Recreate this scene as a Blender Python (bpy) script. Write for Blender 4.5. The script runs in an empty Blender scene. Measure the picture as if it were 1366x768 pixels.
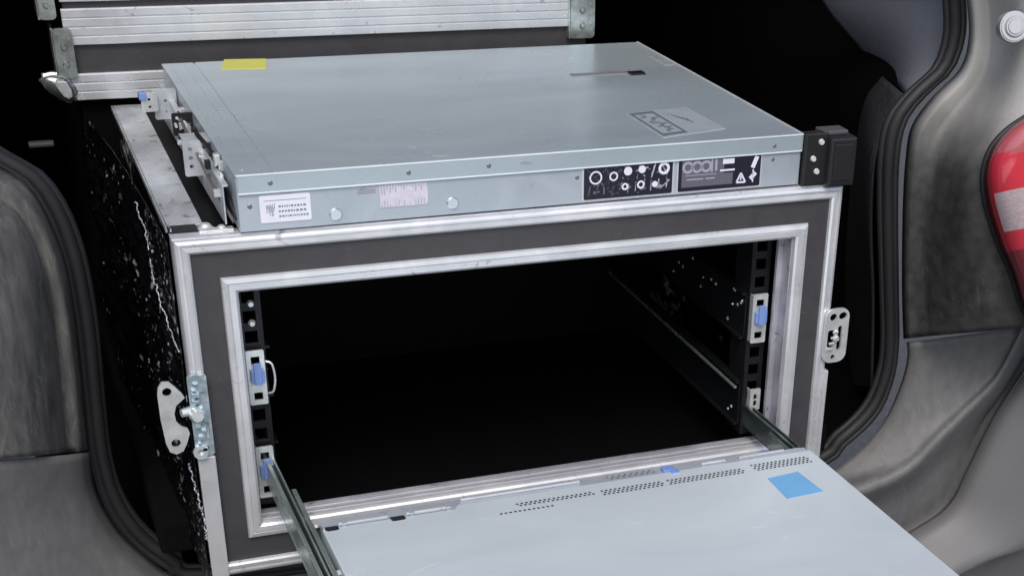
import bpy, bmesh, math, random
from mathutils import Vector, Matrix, Euler
random.seed(7)
R = math.radians
scene = bpy.context.scene
COL = scene.collection

# ------------------------------------------------------------ camera
CAM_LOC = Vector((-.10527, -1.08181, .63172))
CAM_ROT = Euler((1.03184, -.04774, -.41149), 'XYZ')
FPX, CXP, CYP = 2048.455, 909.08, 773.11          # focal length and principal point in photo pixels (1366 wide)
cd = bpy.data.cameras.new('camera')
cam = bpy.data.objects.new('camera', cd); COL.objects.link(cam)
cam.location = CAM_LOC; cam.rotation_euler = CAM_ROT
cd.sensor_width = 36; cd.lens = FPX / 1366 * 36
cd.shift_x = -(CXP - 683) / 1366; cd.shift_y = (CYP - 384) / 1366
cd.clip_start = .02; cd.clip_end = 300
scene.camera = cam

# ------------------------------------------------------------ light
SUN_EL, SUN_AZ = 52, 200        # azimuth measured clockwise from +Y: the soft sun stands behind the camera's left
w = bpy.data.worlds.new('World'); scene.world = w; w.use_nodes = True
nt = w.node_tree; bg = nt.nodes['Background']
sky = nt.nodes.new('ShaderNodeTexSky'); sky.sky_type = 'NISHITA'; sky.sun_disc = False
sky.sun_elevation = R(SUN_EL); sky.sun_rotation = R(SUN_AZ)
sky.air_density = 1.0; sky.dust_density = 3.0; sky.ozone_density = 1.0
nt.links.new(sky.outputs[0], bg.inputs[0]); bg.inputs[1].default_value = .13
sl = bpy.data.lights.new('sun', 'SUN'); sl.energy = 1.3; sl.angle = R(28); sl.color = (1, .97, .93)
so = bpy.data.objects.new('sun', sl); COL.objects.link(so)
az = R(SUN_AZ); el = R(SUN_EL)
sd = Vector((math.sin(az) * math.cos(el), math.cos(az) * math.cos(el), math.sin(el)))
so.rotation_euler = sd.to_track_quat('Z', 'Y').to_euler(); so.location = sd * 5
scene.view_settings.view_transform = 'Standard'; scene.view_settings.look = 'None'
scene.view_settings.exposure = 0.6; scene.view_settings.gamma = 1

# ------------------------------------------------------------ helpers
MROT = CAM_ROT.to_matrix()
def at(px, py, axis, val):
    """the point of the plane coordinate[axis] = val that the photo shows at pixel px, py"""
    d = MROT @ Vector(((px - CXP) / FPX, -(py - CYP) / FPX, -1))
    return CAM_LOC + d * ((val - CAM_LOC[axis]) / d[axis])

def tag(o, label=None, cat=None, group=None, kind=None):
    if label: o['label'] = label
    if cat: o['category'] = cat
    if group: o['group'] = group
    if kind: o['kind'] = kind
    return o
def thing(name, loc, label, cat, group=None):
    o = bpy.data.objects.new(name, None); COL.objects.link(o); o.location = loc
    o.empty_display_size = .05
    return tag(o, label, cat, group)
def obj(name, bm, mat, parent=None, smooth=False, label=None):
    bmesh.ops.recalc_face_normals(bm, faces=bm.faces[:])
    me = bpy.data.meshes.new(name); bm.to_mesh(me); bm.free()
    o = bpy.data.objects.new(name, me); COL.objects.link(o)
    for m in (mat if isinstance(mat, (list, tuple)) else [mat]): me.materials.append(m)
    if parent:
        o.parent = parent
        bpy.context.view_layer.update()
        o.matrix_parent_inverse = parent.matrix_world.inverted()
    if smooth:
        for p in me.polygons: p.use_smooth = True
    if label: o['label'] = label
    return o
def B(): return bmesh.new()
def box(bm, x0, x1, y0, y1, z0, z1, bev=0, mi=0, M=None):
    vs = [bm.verts.new((x, y, z)) for x in (x0, x1) for y in (y0, y1) for z in (z0, z1)]
    idx = [(0,1,3,2),(4,6,7,5),(0,4,5,1),(2,3,7,6),(0,2,6,4),(1,5,7,3)]
    fs = [bm.faces.new([vs[i] for i in f]) for f in idx]
    for f in fs: f.material_index = mi
    if bev:
        es = list({e for f in fs for e in f.edges})
        r = bmesh.ops.bevel(bm, geom=es, offset=bev, segments=2, profile=.6, affect='EDGES')
        vs = list({v for f in r['faces'] for v in f.verts} | {v for v in vs if v.is_valid})
        for f in r['faces']: f.material_index = mi
    if M is not None: bmesh.ops.transform(bm, matrix=M, verts=vs)
    return vs
def cyl(bm, p, axis, r, h, seg=16, r2=None, mi=0):
    q = Vector(axis).normalized().to_track_quat('Z', 'Y').to_matrix().to_4x4()
    M = Matrix.Translation(Vector(p)) @ q @ Matrix.Translation((0, 0, h / 2))
    n0 = set(bm.faces)
    g = bmesh.ops.create_cone(bm, cap_ends=True, segments=seg, radius1=r, radius2=r if r2 is None else r2, depth=h, matrix=M)
    for f in set(bm.faces) - n0: f.material_index = mi
    return g['verts']
def catmull(pts, n):
    P = [Vector(p) for p in pts]
    P = [P[0] * 2 - P[1]] + P + [P[-1] * 2 - P[-2]]
    seg = len(P) - 3
    L = [0]
    for i in range(seg): L.append(L[-1] + (P[i + 2] - P[i + 1]).length)
    out = []
    for k in range(n):
        s = L[-1] * k / (n - 1); i = 0
        while i < seg - 1 and L[i + 1] < s: i += 1
        t = (s - L[i]) / max(1e-9, L[i + 1] - L[i])
        a, b, c, d = P[i], P[i + 1], P[i + 2], P[i + 3]
        out.append(.5 * ((2*b) + (c-a)*t + (2*a-5*b+4*c-d)*t*t + (3*b-a-3*c+d)*t**3))
    return out
def tube(bm, pts, r, seg=10, n=None, mi=0):
    P = catmull(pts, n or len(pts) * 4) if n != 0 else [Vector(p) for p in pts]
    up = None; rings = []
    for i, p in enumerate(P):
        t = (P[min(i + 1, len(P) - 1)] - P[max(i - 1, 0)]).normalized()
        if up is None: up = t.orthogonal().normalized()
        up = (up - t * up.dot(t)).normalized(); b = t.cross(up)
        rings.append([bm.verts.new(p + (up * math.cos(a) + b * math.sin(a)) * r) for a in [2*math.pi*k/seg for k in range(seg)]])
    for a, b in zip(rings, rings[1:]):
        for k in range(seg):
            f = bm.faces.new([a[k], a[(k+1) % seg], b[(k+1) % seg], b[k]]); f.material_index = mi
    bm.faces.new(rings[0][::-1]); bm.faces.new(rings[-1])
def loft(bm, curves, n=48, cross=6, mi=0):
    """smooth surface through curves; each is resampled to n points, cross steps between them"""
    C = [catmull(c, n) for c in curves]
    m = (len(C) - 1) * cross + 1
    cols = [catmull([c[i] for c in C], m) for i in range(n)] if cross > 1 else [[c[i] for c in C] for i in range(n)]
    V = [[bm.verts.new(p) for p in col] for col in cols]
    for a, b in zip(V, V[1:]):
        for k in range(len(a) - 1):
            f = bm.faces.new([a[k], a[k+1], b[k+1], b[k]]); f.material_index = mi
    return V
def prism(bm, poly, n, d, mi=0, bev=0):
    """planar polygon (3D points) thickened by d against n"""
    n = Vector(n).normalized()
    a = [bm.verts.new(Vector(p)) for p in poly]; b = [bm.verts.new(Vector(p) - n * d) for p in poly]
    fs = [bm.faces.new(a), bm.faces.new(b[::-1])]
    k = len(a)
    for i in range(k): fs.append(bm.faces.new([a[i], b[i], b[(i+1) % k], a[(i+1) % k]]))
    for f in fs: f.material_index = mi
    return a + b
def plate_with_holes(bm, outline, holes, d, to3d):
    """outline, holes: 2D loops; triangulated with real openings, extruded by d; to3d maps (u, v, w)"""
    tmp = bmesh.new(); es = []
    for lp in [outline] + holes:
        vs = [tmp.verts.new((p[0], p[1], 0)) for p in lp]
        for i in range(len(vs)): es.append(tmp.edges.new((vs[i], vs[(i+1) % len(vs)])))
    bmesh.ops.triangle_fill(tmp, edges=es, use_beauty=True)
    tmp.verts.ensure_lookup_table(); tmp.verts.index_update()
    top = {v.index: bm.verts.new(to3d(v.co.x, v.co.y, 0)) for v in tmp.verts}
    bot = {v.index: bm.verts.new(to3d(v.co.x, v.co.y, d)) for v in tmp.verts}
    for f in tmp.faces:
        bm.faces.new([top[v.index] for v in f.verts]); bm.faces.new([bot[v.index] for v in reversed(f.verts)])
    for e in tmp.edges:
        if len(e.link_faces) == 1:
            a, b = e.verts; bm.faces.new([top[a.index], top[b.index], bot[b.index], bot[a.index]])
    tmp.free()
def circ(u, v, r, n=14, ry=None): return [(u + r*math.cos(2*math.pi*k/n), v + (ry or r)*math.sin(2*math.pi*k/n)) for k in range(n)]
def rect(u0, u1, v0, v1): return [(u0, v0), (u1, v0), (u1, v1), (u0, v1)]
def rrect(u0, u1, v0, v1, r, n=5):
    o = []
    for cx, cy, a0 in ((u1-r, v1-r, 0), (u0+r, v1-r, 90), (u0+r, v0+r, 180), (u1-r, v0+r, 270)):
        for k in range(n + 1):
            a = R(a0 + 90*k/n); o.append((cx + r*math.cos(a), cy + r*math.sin(a)))
    return o
def ring(bm, x0, x1, z0, z1, prof, mi=0):
    """mitred rectangular frame; prof = open list of (inset, y)"""
    loops = []
    for ins, y in prof:
        loops.append([bm.verts.new(p) for p in ((x0+ins, y, z0+ins), (x1-ins, y, z0+ins), (x1-ins, y, z1-ins), (x0+ins, y, z1-ins))])
    for a, b in zip(loops, loops[1:]):
        for k in range(4):
            f = bm.faces.new([a[k], a[(k+1) % 4], b[(k+1) % 4], b[k]]); f.material_index = mi

# ------------------------------------------------------------ materials
def mat(name, col, rough=.5, metal=0, spec=None, var=0, vscale=20, bump=0, bscale=200, rvar=0, rscale=30, stretch=None, coat=0, bdist=.0005, col2=None, colw=(.4,.6)):
    m = bpy.data.materials.new(name); m.use_nodes = True
    t = m.node_tree; N = t.nodes; L = t.links; b = N['Principled BSDF']
    b.inputs['Base Color'].default_value = (*col, 1); b.inputs['Roughness'].default_value = rough
    b.inputs['Metallic'].default_value = metal
    if spec is not None: b.inputs['Specular IOR Level'].default_value = spec
    if coat: b.inputs['Coat Weight'].default_value = coat; b.inputs['Coat Roughness'].default_value = .12
    tc = N.new('ShaderNodeTexCoord'); src = tc.outputs['Object']
    if stretch:
        mp = N.new('ShaderNodeMapping'); mp.inputs['Scale'].default_value = stretch; L.new(src, mp.inputs[0]); src = mp.outputs[0]
    if var or col2:
        n = N.new('ShaderNodeTexNoise'); n.inputs['Scale'].default_value = vscale; n.inputs['Detail'].default_value = 6; n.inputs['Roughness'].default_value = .6
        L.new(src, n.inputs['Vector'])
        r = N.new('ShaderNodeValToRGB')
        c2 = col2 or tuple(min(1, c*(1+var)) for c in col); c1 = col if col2 else tuple(c*(1-var) for c in col)
        r.color_ramp.elements[0].position = colw[0] if col2 else .3; r.color_ramp.elements[1].position = colw[1] if col2 else .7
        r.color_ramp.elements[0].color = (*c1, 1); r.color_ramp.elements[1].color = (*c2, 1)
        L.new(n.outputs[0], r.inputs[0]); L.new(r.outputs[0], b.inputs['Base Color'])
    if rvar:
        n = N.new('ShaderNodeTexNoise'); n.inputs['Scale'].default_value = rscale; n.inputs['Detail'].default_value = 5
        L.new(src, n.inputs['Vector'])
        mr = N.new('ShaderNodeMapRange'); mr.inputs[1].default_value = .3; mr.inputs[2].default_value = .7
        mr.inputs[3].default_value = max(.02, rough-rvar); mr.inputs[4].default_value = min(1, rough+rvar)
        L.new(n.outputs[0], mr.inputs[0]); L.new(mr.outputs[0], b.inputs['Roughness'])
    if bump:
        n = N.new('ShaderNodeTexNoise'); n.inputs['Scale'].default_value = bscale; n.inputs['Detail'].default_value = 4
        L.new(src, n.inputs['Vector'])
        bp = N.new('ShaderNodeBump'); bp.inputs['Strength'].default_value = bump; bp.inputs['Distance'].default_value = bdist
        L.new(n.outputs[0], bp.inputs['Height']); L.new(bp.outputs[0], b.inputs['Normal'])
    return m

def worn(name, base, rough, metal, smear, spot, s1, s2, stretch=(1, 1, 1), rv=.1, bump=.08, bsc=25, bd=.001, spotw=(.62, .70)):
    """metal sheet with broad smears of handling marks and small scuffs"""
    m = mat(name, base, rough, metal, rvar=rv, rscale=s1*.8, bump=bump, bscale=bsc, bdist=bd, stretch=stretch)
    t = m.node_tree; N = t.nodes; L = t.links; b = N['Principled BSDF']
    tc = N.new('ShaderNodeTexCoord'); mp = N.new('ShaderNodeMapping'); mp.inputs['Scale'].default_value = stretch; L.new(tc.outputs['Object'], mp.inputs[0])
    a = N.new('ShaderNodeTexNoise'); a.inputs['Scale'].default_value = s1; a.inputs['Detail'].default_value = 8; a.inputs['Roughness'].default_value = .6; a.inputs['Distortion'].default_value = .8; L.new(mp.outputs[0], a.inputs['Vector'])
    ra = N.new('ShaderNodeValToRGB'); ra.color_ramp.elements[0].position = .35; ra.color_ramp.elements[1].position = .68
    ra.color_ramp.elements[0].color = (*base, 1); ra.color_ramp.elements[1].color = (*smear, 1); L.new(a.outputs[0], ra.inputs[0])
    c = N.new('ShaderNodeTexNoise'); c.inputs['Scale'].default_value = s2; c.inputs['Detail'].default_value = 4; c.inputs['Distortion'].default_value = 1.5; L.new(mp.outputs[0], c.inputs['Vector'])
    rc = N.new('ShaderNodeMapRange'); rc.inputs[1].default_value = spotw[0]; rc.inputs[2].default_value = spotw[1]; L.new(c.outputs[0], rc.inputs[0])
    mx = N.new('ShaderNodeMix'); mx.data_type = 'RGBA'; L.new(rc.outputs[0], mx.inputs[0]); L.new(ra.outputs[0], mx.inputs[6]); mx.inputs[7].default_value = (*spot, 1)
    L.new(mx.outputs[2], b.inputs['Base Color']); return m
ALU = worn('aluminium', (.55, .565, .59), .34, .5, (.70, .71, .725), (.34, .34, .36), 18, 70, rv=.12, bump=.15, bsc=50, spotw=(.66, .74))
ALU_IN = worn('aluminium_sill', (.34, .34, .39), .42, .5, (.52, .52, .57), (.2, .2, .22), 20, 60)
ALU_TOP = worn('aluminium_scuffed', (.34, .36, .385), .3, .5, (.62, .65, .67), (.13, .135, .15), 22, 50, rv=.14, bump=.25, bsc=35, spotw=(.60, .68))
LAM = worn('laminate', (.036, .0355, .039), .5, 0, (.044, .043, .047), (.075, .073, .078), 60, 110, rv=.08, bump=.3, bsc=900, bd=.0005, spotw=(.70, .78))
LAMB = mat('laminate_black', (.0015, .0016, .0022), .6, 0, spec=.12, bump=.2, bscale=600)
STEEL = worn('galvanised_steel', (.375, .445, .49), .32, .42, (.46, .53, .565), (.60, .66, .67), 6, 26, stretch=(.7, 1.6, 1), rv=.12, bump=.10, bsc=14, bd=.0016, spotw=(.67, .80))
STEEL_S = worn('galvanised_side', (.385, .435, .485), .36, .45, (.48, .53, .575), (.28, .30, .34), 14, 60, rv=.1, spotw=(.66, .76))
STEEL_B = worn('galvanised_bright', (.53, .595, .625), .32, .36, (.64, .70, .715), (.76, .81, .82), 5, 22, stretch=(.8, 1.3, 1), rv=.12, bump=.09, bsc=14, bd=.0016, spotw=(.66, .80))
ZINC = mat('zinc_plate', (.74, .77, .76), .3, .65, var=.15, vscale=90, rvar=.12, bump=.2, bscale=120)
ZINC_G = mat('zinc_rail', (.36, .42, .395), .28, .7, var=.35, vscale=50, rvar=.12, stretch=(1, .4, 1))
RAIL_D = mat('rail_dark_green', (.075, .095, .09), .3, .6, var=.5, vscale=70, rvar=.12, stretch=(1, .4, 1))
DARKM = mat('dark_steel', (.0095, .0095, .012), .42, .3, rvar=.1)
BLACKP = mat('black_plastic', (.012, .012, .013), .38, 0, bump=.15, bscale=500)
BLUE = mat('blue_plastic', (.15, .235, .50), .4, 0)
YEL = mat('yellow_sticker', (.50, .50, .075), .5, var=.06, vscale=60)
BLUES = mat('blue_sticker', (.135, .34, .57), .45, var=.08, vscale=60)
WHITE = mat('white_label', (.66, .67, .74), .5, var=.04, vscale=80)
FADED = mat('faded_label', (.52, .50, .58), .5, var=.1, vscale=200)
LBLK = mat('label_black', (.012, .012, .022), .35)
LMID = mat('label_grey', (.10, .10, .125), .4)
INKW = mat('label_print_white', (.62, .62, .72), .5)
INKD = mat('label_print_dark', (.03, .03, .06), .5)
INKV = mat('label_print_violet', (.30, .29, .37), .5)
HOLE = mat('hole_black', (.003, .003, .004), .8)
SCREW = mat('screw', (.75, .77, .8), .22, .9)
RUB = mat('rubber_seal', (.010, .010, .012), .62, 0, rvar=.06, bump=.1, bscale=300)
RUBG = mat('seal_lip', (.035, .036, .042), .38, 0, rvar=.08)
CARPET = mat('boot_carpet', (.0022, .0022, .0026), .95, 0, spec=.1, bump=.5, bscale=400)
FELT = mat('felt_trim', (.035, .035, .038), .9, 0, spec=.2, var=.5, vscale=220, bump=1, bscale=500, bdist=.001)
TRIM = mat('pillar_plastic', (.24, .25, .285), .3, 0, rvar=.06, bump=.1, bscale=700)
PAINT = mat('panel_paint', (.055, .055, .057), .5, 0, col2=(.13, .128, .122), colw=(.36, .74), vscale=85, stretch=(1.7, 1, .35), rvar=.12, rscale=60, bump=.35, bscale=90, bdist=.001)
PAINTL = mat('panel_paint_light', (.20, .205, .215), .4, .2, var=.16, vscale=22, rvar=.1)
BUMP = mat('bumper_plastic', (.105, .106, .110), .6, 0, col2=(.145, .144, .143), colw=(.34, .78), vscale=110, stretch=(1, 1, .6), rvar=.06, bump=.15, bscale=500)
BUMPO = mat('bumper_paint', (.115, .115, .119), .56, 0, var=.05, vscale=10, rvar=.05)
def red_glass(name, col):
    m = mat(name, col, .12, 0, coat=.6, var=.12, vscale=20); return m
LR = red_glass('lens_red', (.52, .035, .055)); LM = red_glass('lens_pale', (.38, .09, .105)); LD = red_glass('lens_dark', (.22, .03, .04))
LW = mat('lens_clear', (.42, .34, .35), .25, 0, coat=.5, var=.3, vscale=260, stretch=(1, 1, 5))
ADDED_GROUND = mat('asphalt', (.05, .05, .052), .9, 0, var=.3, vscale=60, bump=.6, bscale=300)

def scratch(m, col, sets):
    """fine scratches and wiped dust: thin stretched noise ridges over the base colour"""
    t = m.node_tree; N = t.nodes; L = t.links; b = N['Principled BSDF']; tc = N.new('ShaderNodeTexCoord')
    for rot, sc, lo, hi, fac in sets:
        rt_ = N.new('ShaderNodeMapping'); rt_.inputs['Rotation'].default_value = (0, R(rot), 0); L.new(tc.outputs['Object'], rt_.inputs[0])
        mp = N.new('ShaderNodeMapping'); mp.inputs['Scale'].default_value = (1, .3, .07); L.new(rt_.outputs[0], mp.inputs[0])
        n = N.new('ShaderNodeTexNoise'); n.inputs['Scale'].default_value = sc; n.inputs['Detail'].default_value = 5; n.inputs['Distortion'].default_value = .4; L.new(mp.outputs[0], n.inputs['Vector'])
        q = N.new('ShaderNodeTexNoise'); q.inputs['Scale'].default_value = 25; q.inputs['Detail'].default_value = 3; L.new(tc.outputs['Object'], q.inputs['Vector'])
        r1 = N.new('ShaderNodeMapRange'); r1.inputs[1].default_value = lo; r1.inputs[2].default_value = hi; r1.inputs[4].default_value = fac; L.new(n.outputs[0], r1.inputs[0])
        r2 = N.new('ShaderNodeMapRange'); r2.inputs[1].default_value = .42; r2.inputs[2].default_value = .62; L.new(q.outputs[0], r2.inputs[0])
        mu = N.new('ShaderNodeMath'); mu.operation = 'MULTIPLY'; L.new(r1.outputs[0], mu.inputs[0]); L.new(r2.outputs[0], mu.inputs[1])
        src = b.inputs['Base Color'].links[0].from_socket; mx = N.new('ShaderNodeMix'); mx.data_type = 'RGBA'
        L.new(mu.outputs[0], mx.inputs[0]); L.new(src, mx.inputs[6]); mx.inputs[7].default_value = (*col, 1); L.new(mx.outputs[2], b.inputs['Base Color'])
scratch(PAINT, (.19, .19, .185), [(28, 420, .58, .72, .5), (-22, 300, .58, .70, .45), (8, 700, .56, .72, .35)])
scratch(BUMP, (.22, .215, .205), [(6, 500, .58, .74, .4)])

# case side: black coated ply, its glints painted into the base colour
SIDE = mat('case_side', (.004, .004, .005), .3, 0)
t = SIDE.node_tree; N = t.nodes; L = t.links; b = N['Principled BSDF']
tc = N.new('ShaderNodeTexCoord'); mp = N.new('ShaderNodeMapping'); mp.inputs['Scale'].default_value = (1, .55, 1); L.new(tc.outputs['Object'], mp.inputs[0])
n1 = N.new('ShaderNodeTexNoise'); n1.inputs['Scale'].default_value = 75; n1.inputs['Detail'].default_value = 6; n1.inputs['Roughness'].default_value = .62; n1.inputs['Distortion'].default_value = .9
L.new(mp.outputs[0], n1.inputs['Vector'])
n2 = N.new('ShaderNodeTexNoise'); n2.inputs['Scale'].default_value = 11; L.new(mp.outputs[0], n2.inputs['Vector'])
mu = N.new('ShaderNodeMath'); mu.operation = 'MULTIPLY'; L.new(n1.outputs[0], mu.inputs[0]); L.new(n2.outputs[0], mu.inputs[1])
rp = N.new('ShaderNodeValToRGB'); rp.color_ramp.elements[0].position = .315; rp.color_ramp.elements[1].position = .37
rp.color_ramp.elements[0].color = (.003, .003, .004, 1); rp.color_ramp.elements[1].color = (.5, .52, .54, 1)
L.new(mu.outputs[0], rp.inputs[0]); L.new(rp.outputs[0], b.inputs['Base Color'])

# right rear panel: dusty paint, its lit top and shaded foot painted in by height
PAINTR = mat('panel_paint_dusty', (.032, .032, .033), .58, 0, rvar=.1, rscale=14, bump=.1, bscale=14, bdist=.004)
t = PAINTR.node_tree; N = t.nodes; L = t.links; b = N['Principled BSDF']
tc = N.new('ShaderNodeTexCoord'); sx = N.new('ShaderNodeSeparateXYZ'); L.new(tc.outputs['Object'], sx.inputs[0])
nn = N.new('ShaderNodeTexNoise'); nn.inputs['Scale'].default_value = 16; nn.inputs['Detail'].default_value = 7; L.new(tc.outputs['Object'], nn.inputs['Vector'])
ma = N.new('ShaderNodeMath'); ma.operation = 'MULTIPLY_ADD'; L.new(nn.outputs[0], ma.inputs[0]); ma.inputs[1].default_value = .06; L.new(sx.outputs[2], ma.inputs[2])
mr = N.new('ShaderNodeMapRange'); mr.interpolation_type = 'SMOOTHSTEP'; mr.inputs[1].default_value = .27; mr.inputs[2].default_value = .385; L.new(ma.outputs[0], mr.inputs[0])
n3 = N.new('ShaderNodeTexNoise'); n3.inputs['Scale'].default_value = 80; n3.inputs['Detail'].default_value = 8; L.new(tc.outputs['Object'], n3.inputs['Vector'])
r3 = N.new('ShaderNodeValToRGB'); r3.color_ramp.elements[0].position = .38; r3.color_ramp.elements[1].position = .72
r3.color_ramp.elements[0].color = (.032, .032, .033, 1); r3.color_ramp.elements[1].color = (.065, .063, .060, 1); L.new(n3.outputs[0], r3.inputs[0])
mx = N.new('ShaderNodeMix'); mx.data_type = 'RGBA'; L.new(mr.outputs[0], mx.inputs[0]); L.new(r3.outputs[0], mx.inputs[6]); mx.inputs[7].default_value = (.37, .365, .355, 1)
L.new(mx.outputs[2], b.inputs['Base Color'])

scratch(PAINTR, (.13, .128, .122), [(20, 420, .60, .72, .4), (-15, 600, .60, .72, .35)])
# ------------------------------------------------------------ added unseen ground
bm = B(); s = 120
bm.faces.new([bm.verts.new(p) for p in ((-s, -s, -.75), (s, -s, -.75), (s, s, -.75), (-s, s, -.75))])
tag(obj('ground', bm, ADDED_GROUND), kind='structure')  # out of view, added for its bounce light

# ============================================================ THE CAR
car = thing('car', (.28, .6, -.75), 'dark grey car with its boot open, seen from behind round the black boot opening', 'car')
YS = .13
def Y(px, py, y): return at(px, py, 1, y)
def C(pts, y):
    return [Y(p[0], p[1], (p[2] if len(p) > 2 else y)) for p in pts]
# seal centre line, left from the top to the sill, then right from the sill to the top
SL = [(-260,120),(-130,150),(-50,182),(5,214),(45,238),(75,280),(95,330),(108,384),(118,450),(126,530),(135,605),(152,664),(185,712),(230,745),(290,764)]
SR = [(1060,622),(1122,584),(1162,545),(1181,500),(1187,454),(1186,384),(1184,280),(1186,205),(1197,158),(1226,122),(1258,92),(1273,50),(1273,0),(1262,-80),(1235,-180)]
left = C(SL, YS); right = C(SR, YS)
top = [Vector((.62, YS, .78)), Vector((.40, YS, .86)), Vector((.12, YS, .86)), Vector((-.10, YS, .80)), Vector((-.25, YS, .62)), Vector((-.26, YS, .45))]
loop = left + [(left[-1] + right[0]) / 2 + Vector((0, 0, -.012))] + right + top
cen = sum(loop, Vector()) / len(loop)
bm = B()
tube(bm, loop + [loop[0]], .0058, 12, 260)
tube(bm, [p + (p - cen).normalized() * 0.0068 + Vector((0, -.002, 0)) for p in loop + [loop[0]]], .0034, 10, 260)
tube(bm, [p - (p - cen).normalized() * .0060 + Vector((0, .004, 0)) for p in loop + [loop[0]]], .0035, 10, 260)
obj('boot_seal', bm, RUB, car, True)
# lining: rings going back into the boot
bm = B(); n = 120
base = catmull(loop + [loop[0]], n + 1)[:-1]
rings = []
for off, dy in ((.004, .003), (.03, .03), (.06, .10), (.08, .3), (.08, .75), (.02, .95)):
    rings.append([bm.verts.new(p + (p - cen).normalized() * off + Vector((0, dy, 0))) for p in base])
for a, b_ in zip(rings, rings[1:]):
    for k in range(n): bm.faces.new([a[k], a[(k+1) % n], b_[(k+1) % n], b_[k]])
bm.faces.new(rings[-1])
obj('boot_lining', bm, CARPET, car, True)
bm = B(); box(bm, -.03, .60, .10, 1.0, -.03, -.0012, .004)
obj('boot_floor', bm, CARPET, car)

# left rear panel, above the seam
cv = [C([(-260,135),(-130,165),(-50,198),(0,228),(34,248),(60,288),(82,342),(94,400),(104,480),(112,560),(116,600)], .124),
      C([(-260,150),(-130,182),(-50,215),(-4,244),(27,265),(50,302),(70,352),(82,405),(92,480),(99,560),(103,601)], .096),
      C([(-260,165),(-130,200),(-50,232),(-6,262),(22,283),(42,318),(60,362),(70,410),(79,482),(86,560),(90,602)], .104),
      C([(-260,190),(-130,225),(-60,255),(-12,285),(12,305),(30,338),(44,375),(52,420),(60,490),(66,560),(70,604)], .075),
      C([(-300,230),(-180,270),(-120,300),(-80,330),(-50,360),(-30,390),(-15,425),(-5,460),(2,510),(6,565),(8,610)], .045),
      C([(-400,300),(-300,340),(-240,370),(-210,400),(-190,430),(-175,460),(-160,500),(-150,530),(-142,560),(-140,590),(-140,622)], .035),
      C([(-700,300),(-600,340),(-560,370),(-530,400),(-520,430),(-510,460),(-500,500),(-500,530),(-500,560),(-500,590),(-500,640)], .10)]
bm = B(); loft(bm, cv, 60, 6)
o = obj('rear_panel', bm, PAINT, car, True, 'dusty dark panel left of the boot opening'); so_ = o.modifiers.new('t', 'SOLIDIFY'); so_.thickness = .002; so_.offset = -1
# left part of the bumper, below the seam
cv = [C([(117,603),(125,654),(153,705),(190,741),(228,768),(300,792),(420,800)], .124),
      C([(105,604),(113,660),(143,716),(180,755),(218,784),(290,815),(420,825)], .098),
      C([(90,606),(98,666),(130,728),(165,770),(205,802),(280,838),(420,850)], .086),
      C([(10,612),(15,690),(50,770),(90,830),(150,870),(250,905),(420,920)], .05),
      C([(-140,625),(-135,720),(-100,840),(-40,920),(60,970),(220,1010),(420,1020)], .02),
      C([(-500,645),(-480,800),(-420,980),(-300,1100),(-100,1180),(150,1220),(420,1230)], .02)]
bm = B(); loft(bm, cv, 44, 6)
o = obj('bumper_corner', bm, BUMP, car, True, 'dusty grey bumper corner left of the boot opening'); so_ = o.modifiers.new('t', 'SOLIDIFY'); so_.thickness = .002; so_.offset = -1
# right part of the bumper
cv = [C([(1212,456),(1213,475),(1204,512),(1178,566),(1130,616),(1065,652),(960,690)], .118),
      C([(1228,454),(1228,482),(1217,522),(1190,577),(1142,628),(1068,664),(960,705)], .106),
      C([(1352,437),(1325,496),(1284,540),(1243,580),(1204,618),(1147,644),(1000,690)], .086),
      C([(1366,436),(1330,504),(1290,547),(1249,588),(1208,628),(1150,655),(1005,700)], .076),
      C([(1380,434),(1342,512),(1304,560),(1263,604),(1222,645),(1165,674),(1015,720)], .094),
      C([(1398,432),(1366,476),(1318,546),(1281,618),(1254,664),(1208,697),(1040,780)], .101),
      C([(1410,431),(1376,480),(1328,552),(1292,624),(1266,672),(1216,708),(1050,800)], .098),
      ]
bm = B(); V = loft(bm, cv, 44, 6, 0)
bumper = obj('bumper_corner', bm, BUMP, car, True, 'grey bumper corner with a raised edge, below the tail light'); so_ = bumper.modifiers.new('t', 'SOLIDIFY'); so_.thickness = .002; so_.offset = -1
cv = [C([(1411,432),(1377,481),(1329,553),(1293,625),(1267,673),(1217,709),(1051,801)], .074),
      C([(1440,432),(1410,495),(1368,575),(1335,640),(1305,695),(1245,740),(1075,830)], .050),
      C([(1520,425),(1500,510),(1470,600),(1430,665),(1370,722),(1285,760),(1110,870)], .030),
      C([(1560,420),(1545,530),(1510,630),(1460,700),(1385,748),(1290,785),(1130,900)], .042),
      C([(1620,500),(1600,640),(1560,760),(1500,850),(1430,900),(1330,940),(1150,1010)], .09)]
bm = B(); loft(bm, cv, 44, 6, 0)
o = obj('bumper_cover', bm, BUMPO, bumper, True); so_ = o.modifiers.new('t', 'SOLIDIFY'); so_.thickness = .002; so_.offset = -1

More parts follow.
